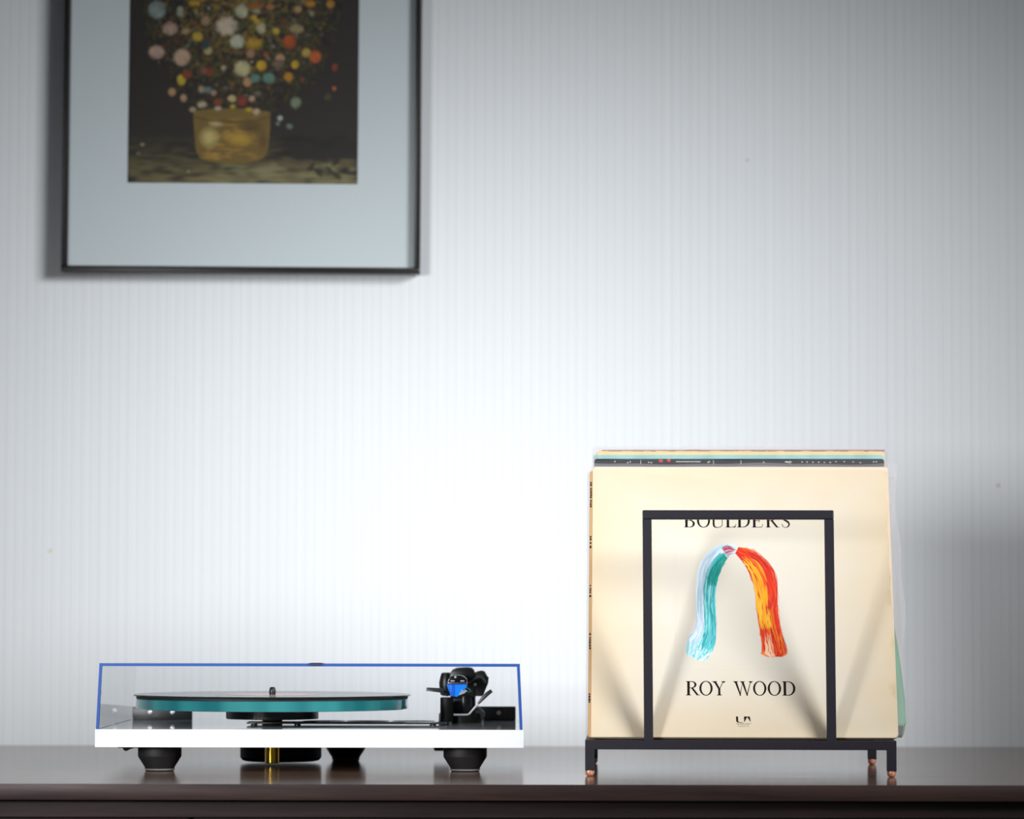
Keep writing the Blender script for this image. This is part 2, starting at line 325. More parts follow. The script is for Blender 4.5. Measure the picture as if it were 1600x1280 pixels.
# small blossoms, then the large ones
pal = [(205, 190, 165), (196, 160, 130), (214, 170, 52), (190, 88, 46), (150, 60, 44), (150, 170, 160), (222, 214, 190), (180, 120, 100), (206, 140, 60)]
for _ in range(520):
    a = RNG.uniform(0, 2*pi); r = RNG.uniform(0, 1)**.55; x, y = 140+118*r*cos(a), Y0-25+155*r*sin(a)
    if y > Y0+138: continue
    cv.blob(x, y, RNG.uniform(1.5, 4.2), RNG.uniform(1.5, 3.6), np.array(pal[RNG.randint(len(pal))])*RNG.uniform(.4, .85)*(1.1-.4*r), .85, .6, petals=RNG.choice([0, 5, 6]))
FL = [(238, 45, 70, 72, (150, 165, 160)), (345, 90, 26, 50, (170, 170, 150)), (280, 175, 62, 46, (205, 170, 150)), (510, 130, 36, 42, (186, 150, 122)), (745, 62, 46, 58, (214, 208, 176)),
      (690, 185, 82, 70, (224, 202, 180)), (722, 288, 60, 56, (216, 216, 190)), (210, 325, 66, 52, (206, 172, 152)), (368, 345, 62, 70, (206, 172, 146)), (565, 350, 36, 36, (196, 176, 126)),
      (765, 443, 66, 64, (222, 210, 158)), (845, 255, 66, 46, (206, 160, 44)), (830, 98, 24, 24, (226, 180, 50)), (938, 200, 34, 48, (214, 204, 160)), (1000, 208, 30, 28, (222, 188, 60)),
      (1082, 250, 52, 56, (206, 92, 36)), (1275, 375, 42, 54, (220, 104, 50)), (1195, 325, 34, 40, (212, 180, 86)), (905, 410, 40, 42, (226, 180, 44)), (1118, 428, 36, 36, (228, 178, 50)),
      (1080, 495, 36, 38, (214, 146, 40)), (1070, 365, 40, 34, (198, 156, 118)), (380, 525, 38, 50, (222, 190, 50)), (795, 550, 36, 40, (214, 162, 116)), (500, 260, 42, 36, (214, 180, 60)),
      (875, 485, 40, 32, (110, 150, 136)), (995, 520, 46, 40, (110, 152, 138)), (845, 355, 40, 38, (190, 142, 110)), (1015, 415, 46, 30, (140, 112, 92)), (795, 672, 46, 44, (158, 62, 48)),
      (620, 650, 40, 26, (150, 66, 42)), (700, 640, 34, 26, (224, 196, 142)), (555, 680, 36, 24, (214, 196, 160)), (340, 615, 30, 36, (198, 150, 104)), (435, 665, 26, 36, (204, 168, 130)),
      (860, 670, 26, 26, (214, 168, 140)), (915, 742, 32, 26, (216, 186, 150)), (1110, 680, 42, 46, (140, 150, 118)), (1170, 185, 66, 32, (176, 156, 112)), (1150, 68, 36, 26, (204, 160, 120)),
      (910, 75, 34, 28, (170, 180, 150)), (905, 128, 34, 18, (210, 176, 60)), (1275, 90, 22, 24, (150, 150, 120)), (1340, 30, 34, 36, (206, 146, 50)), (590, 440, 42, 36, (146, 66, 36)),
      (430, 465, 44, 30, (150, 70, 36)), (520, 465, 30, 28, (150, 92, 80)), (660, 445, 22, 20, (200, 180, 150)), (1390, 405, 26, 34, (150, 66, 36)), (1365, 575, 18, 18, (206, 110, 60)),
      (1070, 768, 22, 20, (190, 196, 196)), (1080, 828, 26, 22, (120, 132, 136)), (995, 785, 16, 16, (140, 146, 150)), (820, 720, 34, 12, (226, 188, 50)), (700, 708, 26, 16, (220, 180, 60)),
      (550, 590, 36, 26, (116, 140, 136)), (500, 560, 28, 30, (190, 160, 130)), (620, 595, 24, 24, (190, 150, 130)), (925, 325, 24, 22, (186, 92, 46)), (470, 10, 50, 16, (214, 164, 40)),
      (1255, 15, 50, 22, (210, 150, 40)), (860, 15, 60, 22, (180, 110, 40)), (970, 10, 40, 20, (196, 130, 86)), (400, 203, 36, 22, (190, 152, 100)), (560, 255, 30, 50, (60, 74, 80)), (465, 715, 30, 18, (190, 170, 140)),
      (1350, 640, 36, 30, (84, 80, 44)), (1200, 520, 30, 20, (120, 70, 34)), (600, 680, 30, 14, (210, 190, 160)), (860, 620, 40, 20, (120, 112, 90))]
for (x, y, rx, ry, c) in FL:
    x += RNG.uniform(-34, 34); y += RNG.uniform(-30, 30); rx *= RNG.uniform(.85, 1.12)
    a = zp(x, y); c = np.array(c)*.86*(.8+.2*np.array((1, .98, .92)))
    k_ = RNG.randint(8, 12); ph_ = RNG.uniform(0, 6)
    cv.blob(*a, rx*q*.95, ry*q*.95, c*.62, .9, .5, petals=9)
    for i_ in range(k_): cv.blob(a[0]+rx*q*.44*cos(ph_+6.28*i_/k_), a[1]+ry*q*.44*sin(ph_+6.28*i_/k_), rx*q*.52, ry*q*.46, c*RNG.uniform(.82, 1.08), .85, .6, rot=ph_+6.28*i_/k_)
    cv.blob(a[0]-.4, a[1]-.5, rx*q*.5, ry*q*.5, c, .8, .7)
    if rx > 40:
        for _ in range(14): cv.blob(a[0]+RNG.normal()*rx*q*.4, a[1]+RNG.normal()*ry*q*.4, 2.2, 1.2, c*RNG.uniform(.78, 1.12), .5, .7, rot=RNG.uniform(0, 3))
for _ in range(34):   # blossoms of the part above the frame of the photograph
    cv.blob(RNG.uniform(35, 250), RNG.uniform(15, Y0-10), RNG.uniform(6, 15), RNG.uniform(6, 14), np.array(pal[RNG.randint(len(pal))])*.85, .9, .4, petals=7)
pic_print = cv.mesh('flower_print', print_mat('still_life_print', rough=.6), pic, .0813, (1.4574-PZ0)+PHm/1000, .0092)
pic_print['label'] = 'dark still life print of mixed flowers in a woven basket'

# ---------------------------------------------------------------- turntable
blk = mat('black_plastic', (22, 22, 24), .38, bump=.15)
blk_matte = mat('black_rubber', (14, 13, 14), .6, bump=.2)
blk_gloss = mat('black_gloss', (16, 16, 18), .16)
white_gloss = mat('gloss_white_lacquer', (226, 230, 233), .04, coat=.3)
silver = mat('brushed_silver', (226, 228, 230), .3, .55)
brass = mat('polished_brass', (214, 170, 62), .16, 1)
blue_edge = mat('blue_acrylic_edge', (48, 84, 156), .25, coat=.4)
acrylic = thin_clear('clear_acrylic', (.972, .976, .98), .015, .12)
tt = thing('turntable', 'gloss white turntable with green glass platter, closed clear lid with blue edges', 'turntable', (-.2107, 0, T))
CX = -.2107
def tx(x): return x-CX
PX = -.0497                        # spindle, local x
bxo('plinth', white_gloss, tt, -.2235, .2235, 0, .345, .0262, .0448)
def foot(x, y):
    f = MB().lathe(x, y, [(.0145, 0), (.0150, .0009), (.0157, .0040), (.0226, .0150), (.0229, .0165), (.0229, .0262)], 48).build('foot', blk_matte, tt, True)
    MB().lathe(x, y, [(.0140, .0007), (.0158, .0012), (.0161, .0026), (.0145, .0030)], 48).build('foot_ring', mat('grey_foot_ring', (120, 118, 118), .3), f, True)
foot(tx(-.3702), .0375); foot(tx(-.0487), .0375); foot(tx(-.1865), .3015)
bb = MB(); bb.lathe(tx(-.2560), .245, [(.0380, .0020), (.0425, .0032), (.0450, .0062), (.0453, .0262)], 64); bb.build('motor_housing', blk_matte, tt, True)
MB().lathe(PX, .165, [(.0072, .0030), (.0078, .0038), (.0078, .0262)], 32).build('bearing', brass, tt, True)
sw = MB().box(tx(-.4140), tx(-.3890), .035, .060, .0240, .0262); sw.build('power_switch', blk, tt)
MB().prism([(tx(-.4095), .0245), (tx(-.4075), .0212), (tx(-.4050), .0208), (tx(-.4020), .0225), (tx(-.3965), .0240), (tx(-.3965), .0250), (tx(-.4095), .0250)], .036, .046).build('switch_lever', blk, tt)
bxo('cable_clamp', blk, tt, tx(-.0880), tx(-.0700), .320, .335, .0105, .0262, bev=.002)
# sub platter, hub, platter, mat
MB().lathe(PX, .165, [(.0495, .0512), (.0503, .0520), (.0503, .0604), (.0520, .0606), (.0520, .0620), (.0510, .0623)], 96).build('sub_platter', blk, tt, True)
hb = MB().lathe(PX, .165, [(.0112, .0448), (.0112, .0505), (.0105, .0512)], 40).build('hub', blk, tt, True)
for a in (-122, -100, -78, -56): 
    MB().lathe(PX+.0113*cos(R(a)), .165+.0113*sin(R(a)), [(.0003, -.0006), (.0008, -.0003), (.0008, .0003), (.0003, .0006)], 8, .0500).build('drive_pin', brass, hb, True)
def glass_green():
    m = mat('green_float_glass', (40, 128, 130), .09, coat=.5); b = m.node_tree.nodes['Principled BSDF']
    b.inputs['Transmission Weight'].default_value = .12; b.inputs['IOR'].default_value = 1.5
    nt = m.node_tree; tc = N(nt, 'ShaderNodeTexCoord'); mp = N(nt, 'ShaderNodeMapping'); mp.inputs['Scale'].default_value = (26, 26, 2)
    n = N(nt, 'ShaderNodeTexNoise'); n.inputs['Scale'].default_value = 1; n.inputs['Detail'].default_value = 1; r = N(nt, 'ShaderNodeValToRGB')
    r.color_ramp.elements[0].position = .38; r.color_ramp.elements[0].color = rgba((34, 108, 114)); r.color_ramp.elements[1].position = .62; r.color_ramp.elements[1].color = rgba((56, 140, 140))
    nt.links.new(tc.outputs['Object'], mp.inputs[0]); nt.links.new(mp.outputs[0], n.inputs['Vector']); nt.links.new(n.outputs['Fac'], r.inputs[0]); nt.links.new(r.outputs[0], b.inputs['Base Color'])
    return m
MB().lathe(PX, .165, [(.1470, .0623), (.1480, .0630), (.1480, .0728), (.1470, .0736)], 160).build('platter', glass_green(), tt, True)
MB().lathe(PX, .165, [(.1475, .0736), (.1478, .0762)], 128).build('platter_mat', blk_matte, tt, True)
MB().lathe(PX, .165, [(.0034, .0762), (.0036, .0795), (.0036, .0825), (.0027, .0850), (.0020, .0856)], 24).build('spindle', blk, tt, True)
# brace
br = MB().box(tx(-.2865), tx(-.0700), .142, .222, .0462, .0482, bev=.0006).build('brace', mat('dark_brace_metal', (40, 40, 44), .14, 0, coat=.5), tt, True)
for hx in (-.205, -.157, -.107):
    MB().lathe(tx(hx), .182, [(.0235, .0480), (.0235, .0484)], 40).build('brace_hole_shade', blk_matte, br)  # solid matte black disc stands in for the shade inside each hole
    MB().lathe(tx(hx), .182, [(.0250, .0480), (.0235, .0487), (.0245, .0487)][:2], 40).build('brace_rim', blk_gloss, br) if False else None
for sxp in (-.279, -.232, -.085): MB().lathe(tx(sxp), .15, [(.0035, .0448), (.0035, .0462)], 16).build('standoff', blk, br)
# hinges
for x0, x1, zt, sc in ((-.4300, -.3625, .0594, (-.4104, -.3848)), (-.0560, .0048, .0606, (-.0145,))):
    h = MB().box(tx(x0), tx(x1), .329, .338, .0448, zt, bev=.0008).build('hinge', blk, tt, True)
    for s_ in sc: MB().lathe(tx(s_), .3268, [(.0012, 0), (.0024, .0008), (.0027, .0022)], 16, .0535, 'Y').build('hinge_screw', silver, h, True)
# lid: four walls and a top, open below; walls lean in a little
lid = bpy.data.objects.new('lid', None); COL.objects.link(lid); lid.parent = tt
zb, ztp, th = .0448, .1135, .0030
zr = ztp-.0042
XB0, XB1, XT0, XT1 = tx(-.4335), tx(.0117), tx(-.4305), tx(.0087); YB, YT = .3430, .3400
def slab(c8, name, m, par, bevel=0):
    b = MB(); v = [b.v(p) for p in c8]
    for q4 in ((0, 1, 2, 3), (7, 6, 5, 4), (0, 4, 5, 1), (1, 5, 6, 2), (2, 6, 7, 3), (3, 7, 4, 0)): b.bm.faces.new([v[i] for i in q4])
    return b.build(name, m, par)
yf = .0015
slab([(XB0+th, yf+.0004, zb), (XB1-th, yf+.0004, zb), (XT1-th, yf+.0004, ztp-th), (XT0+th, yf+.0004, ztp-th), (XB0+th, yf+.003, zb), (XB1-th, yf+.003, zb), (XT1-th, yf+.003, ztp-th), (XT0+th, yf+.003, ztp-th)], 'lid_front', acrylic, lid)
slab([(XB0+th, YB-.003, zb), (XB1-th, YB-.003, zb), (XT1-th, YT-.003, zr-th), (XT0+th, YT-.003, zr-th), (XB0+th, YB, zb), (XB1-th, YB, zb), (XT1-th, YT, zr-th), (XT0+th, YT, zr-th)], 'lid_back', acrylic, lid)
e = .0042
def side(xb, xt, s):
    xb2, xt2 = xb+s*th, xt+s*th
    slab([(xb, yf+e, zb), (xb2, yf+e, zb), (xt2, yf+e, ztp-th), (xt, yf+e, ztp-th), (xb, YB, zb), (xb2, YB, zb), (xt2, YT, zr-th), (xt, YT, zr-th)], 'lid_side', acrylic, lid)
    slab([(xb, yf, zb), (xb2, yf, zb), (xt2, yf, ztp-th), (xt, yf, ztp-th), (xb, yf+e, zb), (xb2, yf+e, zb), (xt2, yf+e, ztp-th), (xt, yf+e, ztp-th)], 'lid_edge', blue_edge, lid)
side(XB0, XT0, 1); side(XB1, XT1, -1)
slab([(XT0, yf+e, ztp-th), (XT1, yf+e, ztp-th), (XT1, yf+e, ztp), (XT0, yf+e, ztp), (XT0, YT, zr-th), (XT1, YT, zr-th), (XT1, YT, zr), (XT0, YT, zr)], 'lid_top', acrylic, lid)
bxo('lid_edge', blue_edge, lid, XT0, XT1, yf, yf+e, ztp-th, ztp)
MB().prism([(tx(-.2130), ztp+.0001), (tx(-.2090), ztp+.0008), (tx(-.1990), ztp+.0008), (tx(-.1955), ztp+.0001), (tx(-.1990), ztp-.0024), (tx(-.2090), ztp-.0024)], yf-.0008, yf+.006).build('lid_reflection_patch', mat('dark_navy_reflection', (34, 42, 74), .4), lid)  # dark reflection in the lid's top edge, built as a navy sliver

# tonearm, parked along the right side
AX = tx(-.0560); AY = .25
def px3(px, D=4.0): return tx((px-800)/5600*D)
def z3(py, D=4.0): return .1666-(py-958)/5600*D-.0002
arm_base = MB().lathe(AX, AY, [(.0250, .0448), (.0250, .0540), (.0240, .0555)], 64).build('tonearm_base', blk, tt, True)
MB().box(px3(706), px3(744), AY-.012, AY+.016, .0555, .0725, bev=.002).build('arm_pillar', blk, tt, True)
MB().lathe(px3(699, 3.96), .215, [(.0072, .0448), (.0072, .0728), (.0064, .0736)], 32).build('arm_lift', blk_matte, tt, True)
for xx in (691, 704): MB().lathe(px3(xx, 3.94), .203, [(.0019, .0448), (.0019, .0466), (.0012, .0470)], 12).build('base_screw', silver, tt, True)
hs = MB()
hs.prism([(px3(x), z3(y)) for x, y in ((705, 1068), (703, 1060), (704, 1052), (708, 1046), (715, 1043), (731, 1042), (738, 1043), (742, 1047), (744, 1054), (744, 1090), (705, 1090))], AY-.014, AY+.018, bev=.0025)
hs.build('bearing_housing', blk, tt, True)
lk = MB().lathe(px3(698.5), AY, [(.0036, z3(1087)), (.0066, z3(1085)), (.0078, z3(1075)), (.0082, z3(1066)), (.0070, z3(1058)), (.0058, z3(1052)), (.0040, z3(1050.5))], 32).build('bearing_knob', blk, tt, True)
rk = MB(); rk.prism([(px3(x), z3(y)) for x, y in ((741, 1052), (746, 1049), (753, 1047.5), (758, 1049), (761, 1054), (762, 1060), (764, 1065), (762.5, 1070), (759, 1078), (757, 1084), (754, 1087), (738, 1087), (736, 1076), (738, 1062))], AY-.012, AY+.02, bev=.002)
rk.build('bias_dial', blk_matte, tt, True)
wb = MB().tube([(px3(x, 3.93), .230, z3(y, 3.93)) for x, y in ((729, 1067), (735, 1066), (740, 1063), (745, 1059.5), (750, 1058), (754, 1060), (757, 1064), (759, 1068))], .0013, 8); wb.build('dial_rim', mat('grey_dial_plastic', (70, 70, 76), .35), tt, True)
MB().lathe(px3(742.5, 3.93), .2285, [(.0012, 0), (.0018, .0012)], 16, z3(1070.5, 3.93), 'Y').build('dial_dot', silver, tt, True)
MB().lathe(px3(724, 4.05), .268, [(.0120, 0), (.0145, .002), (.0145, .026), (.012, .028)], 40, z3(1067, 4.05), 'Y').build('counterweight', blk_matte, tt, True)
MB().tube([(px3(719, 3.8), .055, z3(1064, 3.80)), (px3(722, 3.88), .14, z3(1063, 3.9)), (px3(724, 4.0), .245, z3(1062, 4.0))], [.0045, .0052, .006], 16).build('arm_tube', blk_gloss, tt, True)
# headshell end, nearest the front
HD = 3.785; HY = .035
hd = MB(); hd.prism([(px3(x, HD), z3(y, HD)) for x, y in ((700, 1066), (702, 1060), (706, 1056.5), (712, 1055), (720, 1055), (726, 1057), (730, 1061), (731, 1066))], HY-.004, HY+.022, bev=.0008)
hd = hd.build('headshell', blk_gloss, tt, True)
MB().lathe(px3(712.5, HD), HY-.0055, [(.0008, 0), (.0013, .0006), (.0013, .002)], 16, z3(1057.5, HD), 'Y').build('headshell_screw', silver, hd, True)
for x0, x1 in ((705, 711.5), (720.5, 727)):
    MB().box(px3(x0, HD), px3(x1, HD), HY-.0075, HY-.003, z3(1064.6, HD), z3(1062.4, HD), bev=.0008).build('headshell_screw', silver, hd, True)
MB().box(px3(701, HD), px3(731, HD), HY-.006, HY+.020, z3(1068.5, HD), z3(1065.5, HD), bev=.0003).build('mounting_plate', mat('grey_metal_plate', (110, 112, 122), .25, .8), hd, True)
blue = mat('bright_blue_plastic', (14, 122, 226), .28, coat=.4)
ct = MB().prism([(px3(x, HD), z3(y, HD)) for x, y in ((699, 1068.5), (731, 1068), (730, 1074), (726, 1078), (722, 1081), (719, 1086), (715, 1088), (705, 1087), (703, 1080), (700, 1072))], HY-.005, HY+.016, bev=.0008).build('cartridge', blue, tt, True)
MB().prism([(px3(x, HD), z3(y, HD)) for x, y in ((704, 1069), (711, 1069), (711.5, 1087.5), (706, 1086.5))], HY-.0062, HY-.004, bev=.0004).build('cartridge_body', mat('deep_blue_plastic', (8, 84, 196), .35), ct, True)
MB().prism([(px3(x, HD), z3(y, HD)) for x, y in ((728, 1077), (731, 1079), (727, 1083), (718, 1086), (719.5, 1081.5))], HY-.0055, HY+.003, bev=.0004).build('stylus_guard', mat('grey_stylus_plastic', (140, 140, 132), .35), ct, True)
MB().tube([(px3(720, HD), HY-.002, z3(1079.5, HD)), (px3(722.5, HD), HY-.005, z3(1078.5, HD)), (px3(724.5, HD), HY-.002, z3(1080, HD))], .0012, 8).build('stylus', silver, ct, True)
gw = mat('green_wire', (10, 140, 96), .4)
MB().tube([(px3(x, HD), HY+.012, z3(y, HD)) for x, y in ((729, 1074), (733, 1076), (737, 1080), (733, 1081.5), (730, 1080))], .0005, 6).build('cartridge_wire', gw, ct)
MB().tube([(px3(x, HD), HY+.014, z3(y, HD)) for x, y in ((729, 1078), (733, 1079.5), (738, 1081))], .0005, 6).build('cartridge_wire', mat('navy_wire', (20, 40, 110), .4), ct)
fl = MB().prism([(px3(x, HD), z3(y, HD)) for x, y in ((667, 1075), (669, 1074), (690, 1075), (694, 1076.5), (701, 1078), (701, 1088), (694, 1085.5), (690, 1081.5), (667, 1079.5))], HY+.002, HY+.0045, bev=.0003).build('finger_lift', blk, hd, True)
MB().lathe(px3(697.5, HD), HY-.001, [(.0012, 0), (.0022, .001), (.0022, .004)], 16, z3(1082, HD), 'Y').build('headshell_screw', blk_gloss, hd, True)
# small lever and cueing rod
lv = MB().tube([(px3(x, 3.94), .19, z3(y, 3.94)) for x, y in ((710, 1116), (722, 1116), (732, 1115.8), (735, 1114), (741, 1107), (750, 1097))], .00105, 8).build('cue_lever', silver, tt, True)
MB().tube([(px3(x, 3.94), .19, z3(y, 3.94)) for x, y in ((748, 1099), (755, 1091), (762, 1084), (769, 1078.5))], [.0012, .0022, .0024, .0021], 10).build('lever_grip', mat('grey_rubber_grip', (66, 62, 66), .4), lv, True)
MB().lathe(px3(748, 3.99), AY-.012, [(.0062, 0), (.0075, .002), (.0075, .016)], 24, .0535, 'Y').build('antiskate_knob', blk, tt, True)
MB().box(px3(724), px3(738), AY-.02, AY-.010, z3(1112), z3(1086), bev=.001).build('lift_bracket', blk_gloss, tt, True)

# record on the platter
rec = thing('vinyl_record', 'black vinyl record lying on the green glass platter under the clear lid', 'record', (CX+PX, .165, T+.0762))
vin = mat('black_vinyl', (14, 14, 15), .17, bump=.0)
nt = vin.node_tree; tc = N(nt, 'ShaderNodeTexCoord'); ln = N(nt, 'ShaderNodeVectorMath', operation='LENGTH'); nt.links.new(tc.outputs['Object'], ln.inputs[0])
wv = N(nt, 'ShaderNodeMath', operation='SINE'); ml = N(nt, 'ShaderNodeMath', operation='MULTIPLY'); ml.inputs[1].default_value = 9000
nt.links.new(ln.outputs['Value'], ml.inputs[0]); nt.links.new(ml.outputs[0], wv.inputs[0])
bp = N(nt, 'ShaderNodeBump'); bp.inputs['Strength'].default_value = .05; bp.inputs['Distance'].default_value = .0001
nt.links.new(wv.outputs[0], bp.inputs['Height']); nt.links.new(bp.outputs[0], nt.nodes['Principled BSDF'].inputs['Normal'])
def annulus(r0, prof, n=160):
    b = MB(); rs = [[b.v((r*cos(2*pi*i/n), r*sin(2*pi*i/n), z)) for i in range(n)] for r, z in prof]
    for k in range(len(rs)):
        a, c = rs[k], rs[(k+1) % len(rs)]
        for i in range(n): b.bm.faces.new((a[i], a[(i+1) % n], c[(i+1) % n], c[i]))
    return b
annulus(0, [(.0038, .0001), (.1502, .0001), (.1508, .0009), (.1502, .0017), (.1470, .0014), (.0038, .0014)]).build('disc', vin, rec, True)
annulus(0, [(.0038, .00141), (.0500, .00141), (.0500, .0016), (.0038, .0016)], 96).build('record_label', mat('pink_record_label', (196, 140, 134), .16), rec)

# ---------------------------------------------------------------- record rack
steel = mat('dark_powder_coated_steel', (34, 31, 40), .5, bump=.35, bscale=2500, spec=.3, grain=.25, gscale=2500)
copper = mat('copper_cap', (246, 178, 146), .30, .45)
OX, OY, YAW = .0803, -.066, R(-2.0)
rk_ = thing('record_rack', 'black metal record rack with copper feet holding the leaning record sleeves', 'rack', (OX, OY, T), (0, 0, YAW))
h5 = .0048; ZB0, ZB1 = .0274, .0370; LW = .3080; LD = .306
for (x, y) in ((0, 0), (LW, 0), (LW, LD), (0, LD)):
    lg = MB().box(x-h5, x+h5, y-h5, y+h5, .0058, ZB0+.001, bev=.0006).build('leg', steel, rk_)
    cp = MB().lathe(x, y, [(.0022, 0), (.0036, .0008), (.0045, .0024), (.0048, .0040), (.0048, .0060)], 28).build('foot_cap', copper, lg, True)
    cp['label'] = 'copper foot cap'
for y in (0, .220, LD): MB().box(-h5 if y != .220 else h5, LW+h5 if y != .220 else LW-h5, y-h5, y+h5, ZB0, ZB1, bev=.0006).build('cross_bar', steel, rk_)
for x in (0, LW): MB().box(x-h5, x+h5, h5, LD-h5, ZB0, ZB1, bev=.0006).build('side_rail', steel, rk_)
def hoop(x0, x1, y, z0, z1, lean, drift, name):
    b = MB(); b.M = Matrix.Translation((0, y, z0)) @ Matrix.Rotation(-lean, 4, 'X')
    H = z1-z0; sh = Matrix.Identity(4); sh[0][2] = drift/H; b.M = b.M @ sh; t = .0094
    b.box(x0, x0+t, -h5, h5, 0, H-t, bev=.0004); b.box(x1-t, x1, -h5, h5, 0, H-t, bev=.0004); b.box(x0, x1, -h5, h5, H-t, H, bev=.0012)
    return b.build(name, steel, rk_)
hoop(.0555, .2517, 0, ZB1-.001, .2725, R(2.0), -.0016, 'front_hoop')
hoop(.0555, .2517, .220, ZB1-.001, .2725, R(12.5), 0, 'back_hoop')

# ---------------------------------------------------------------- record sleeves
def card(name, col, edge=None, cream=False, worn=.5):
    """card board with brown ageing towards its own edges (object x, z in metres, 0.317 square)"""
    m = bpy.data.materials.new(name); m.use_nodes = True; nt = m.node_tree; L = nt.links; b = nt.nodes['Principled BSDF']; b.inputs['Roughness'].default_value = .55
    b.inputs['Specular IOR Level'].default_value = .35
    tc = N(nt, 'ShaderNodeTexCoord'); sp = N(nt, 'ShaderNodeSeparateXYZ'); L.new(tc.outputs['Object'], sp.inputs[0])
    def M2(op, a, c):
        n = N(nt, 'ShaderNodeMath', operation=op)
        for i, q_ in enumerate((a, c)):
            if isinstance(q_, (int, float)): n.inputs[i].default_value = q_
            else: L.new(q_, n.inputs[i])
        return n.outputs[0]
    ax = M2('ABSOLUTE', M2('SUBTRACT', sp.outputs['X'], .1585), 0); az = M2('ABSOLUTE', M2('SUBTRACT', sp.outputs['Z'], .1585), 0)
    mxx = M2('MAXIMUM', ax, M2('MULTIPLY', az, .93)); n = N(nt, 'ShaderNodeTexNoise'); n.inputs['Scale'].default_value = 22; n.inputs['Detail'].default_value = 5; L.new(tc.outputs['Object'], n.inputs['Vector'])
    v = M2('ADD', mxx, M2('MULTIPLY', M2('SUBTRACT', n.outputs['Fac'], .5), .05))
    r = N(nt, 'ShaderNodeMapRange'); L.new(v, r.inputs['Value']); r.inputs['From Min'].default_value = .07; r.inputs['From Max'].default_value = .168
    mx = N(nt, 'ShaderNodeMix', data_type='RGBA'); L.new(r.outputs[0], mx.inputs[0]); mx.inputs[6].default_value = rgba(col); mx.inputs[7].default_value = rgba(edge or col)
    colr = mx.outputs[2]
    if worn:   # scuffed extreme edges
        r2 = N(nt, 'ShaderNodeMapRange'); L.new(v, r2.inputs['Value']); r2.inputs['From Min'].default_value = .157; r2.inputs['From Max'].default_value = .172; r2.inputs['To Max'].default_value = worn
        m3 = N(nt, 'ShaderNodeMix', data_type='RGBA'); L.new(r2.outputs[0], m3.inputs[0]); L.new(colr, m3.inputs[6]); m3.inputs[7].default_value = rgba((184, 148, 100) if cream else (150, 146, 140)); colr = m3.outputs[2]
    if cream:
        a = N(nt, 'ShaderNodeVertexColor', layer_name='print'); m4 = N(nt, 'ShaderNodeMix', data_type='RGBA'); L.new(a.outputs['Alpha'], m4.inputs[0]); L.new(colr, m4.inputs[6]); L.new(a.outputs['Color'], m4.inputs[7])
        if cream == 'print': colr = m4.outputs[2]
    L.new(colr, b.inputs['Base Color']); return m
def outline(L, rc=.004, corner=None):
    """square outline in x,z with small rounded corners"""
    P = []
    cs = corner or {}
    for (cx, cz, a0, key) in ((0, 0, 180, 'bl'), (L, 0, 270, 'br'), (L, L, 0, 'tr'), (0, L, 90, 'tl')):
        r = cs.get(key, rc); ox = cx+(r if cx == 0 else -r); oz = cz+(r if cz == 0 else -r)
        for k in range(5): a = R(a0+90*k/4); P.append((ox+r*cos(a), oz+r*sin(a)))
    return P
def at_rack(lx, ly, z): return (OX+cos(YAW)*lx-sin(YAW)*ly, OY+sin(YAW)*lx+cos(YAW)*ly, T+z)
plastic2 = thin_clear('crumpled_clear_plastic', (.97, .97, .97), .14, .12, milk=.05, milkcol=(240, 242, 248))
plastic_milky = thin_clear('milky_plastic_outer', (.97, .97, .97), .14, .12, milk=.30, milkcol=(196, 194, 200))
plastic_mid = thin_clear('soft_plastic_outer', (.97, .97, .97), .12, .14, milk=.16, milkcol=(215, 212, 214))
Z0 = .0372
def place(lx, ly, lean, t): return dict(loc=at_rack(lx, ly, Z0+t*sin(R(lean))+.0006), rot=(-R(lean), 0, YAW))
def sleeve(label, L, lx, ly, lean, t, m, roll=0, corner=None, group='record sleeves leaning in the rack', poly=None):
    p = place(lx, ly, lean, t); o = thing('record_sleeve', label, 'record sleeve', p['loc'], p['rot'], group)
    if roll: o.rotation_euler = (Matrix.Rotation(YAW, 4, 'Z') @ Matrix.Rotation(-R(lean), 4, 'X') @ Matrix.Rotation(R(roll), 4, 'Y')).to_euler()
    MB().prism(poly or outline(L, .003, corner), 0, t, bev=.0006).build('cover', m, o, True)
    return o
def outer(o, L, t, over_r, over_t, over_l=.002, mt=None, seed=1, amp=.0012, ntop=80):
    """open plastic bag a little larger than the cover: wavy sheet in front and behind, wavy free edges"""
    rs = np.random.RandomState(seed); b = MB(); nx, nz = 26, 26
    ph = rs.uniform(0, 6, 8)
    for y, sgn in ((-.0007, -1), (t+.0005, 1)):
        g = []
        for j in range(nz+1):
            row = []
            for i in range(nx+1):
                u, v = i/nx, j/nz
                er = over_r+amp*(sin(9*v+ph[0])+.6*sin(23*v+ph[1])); et = over_t+amp*.35*(sin(11*u+ph[2])+.6*sin(31*u+ph[3]))
                x = -over_l+(L+over_l+er)*u; z = .0012+(L+et-.0014)*v
                out = min(1, max(0, (x-L)/.01, (z-L)/.01))
                yy = y+sgn*.0002*sin(17*u+5*v+ph[4])-(sgn*.0005*out)+.0008*out*sin(13*v+7*u+ph[5])*min(out, 1)
                row.append(b.v((x, yy, z)))
            g.append(row)
        for j in range(nz):
            for i in range(nx): b.bm.faces.new((g[j][i], g[j][i+1], g[j+1][i+1], g[j+1][i]))
    pl = b.build('plastic_outer', mt or plastic2, o, True, fix=False); pl['label'] = 'clear plastic outer sleeve'; return pl

creamC, creamE = (220, 213, 198), (219, 199, 166)
card_cream = card('aged_cream_card', creamC, creamE, cream='base', worn=.75)
card_print = card('aged_cream_card_printed', creamC, creamE, cream='print', worn=.75)
GRP = 'record sleeves leaning in the rack'
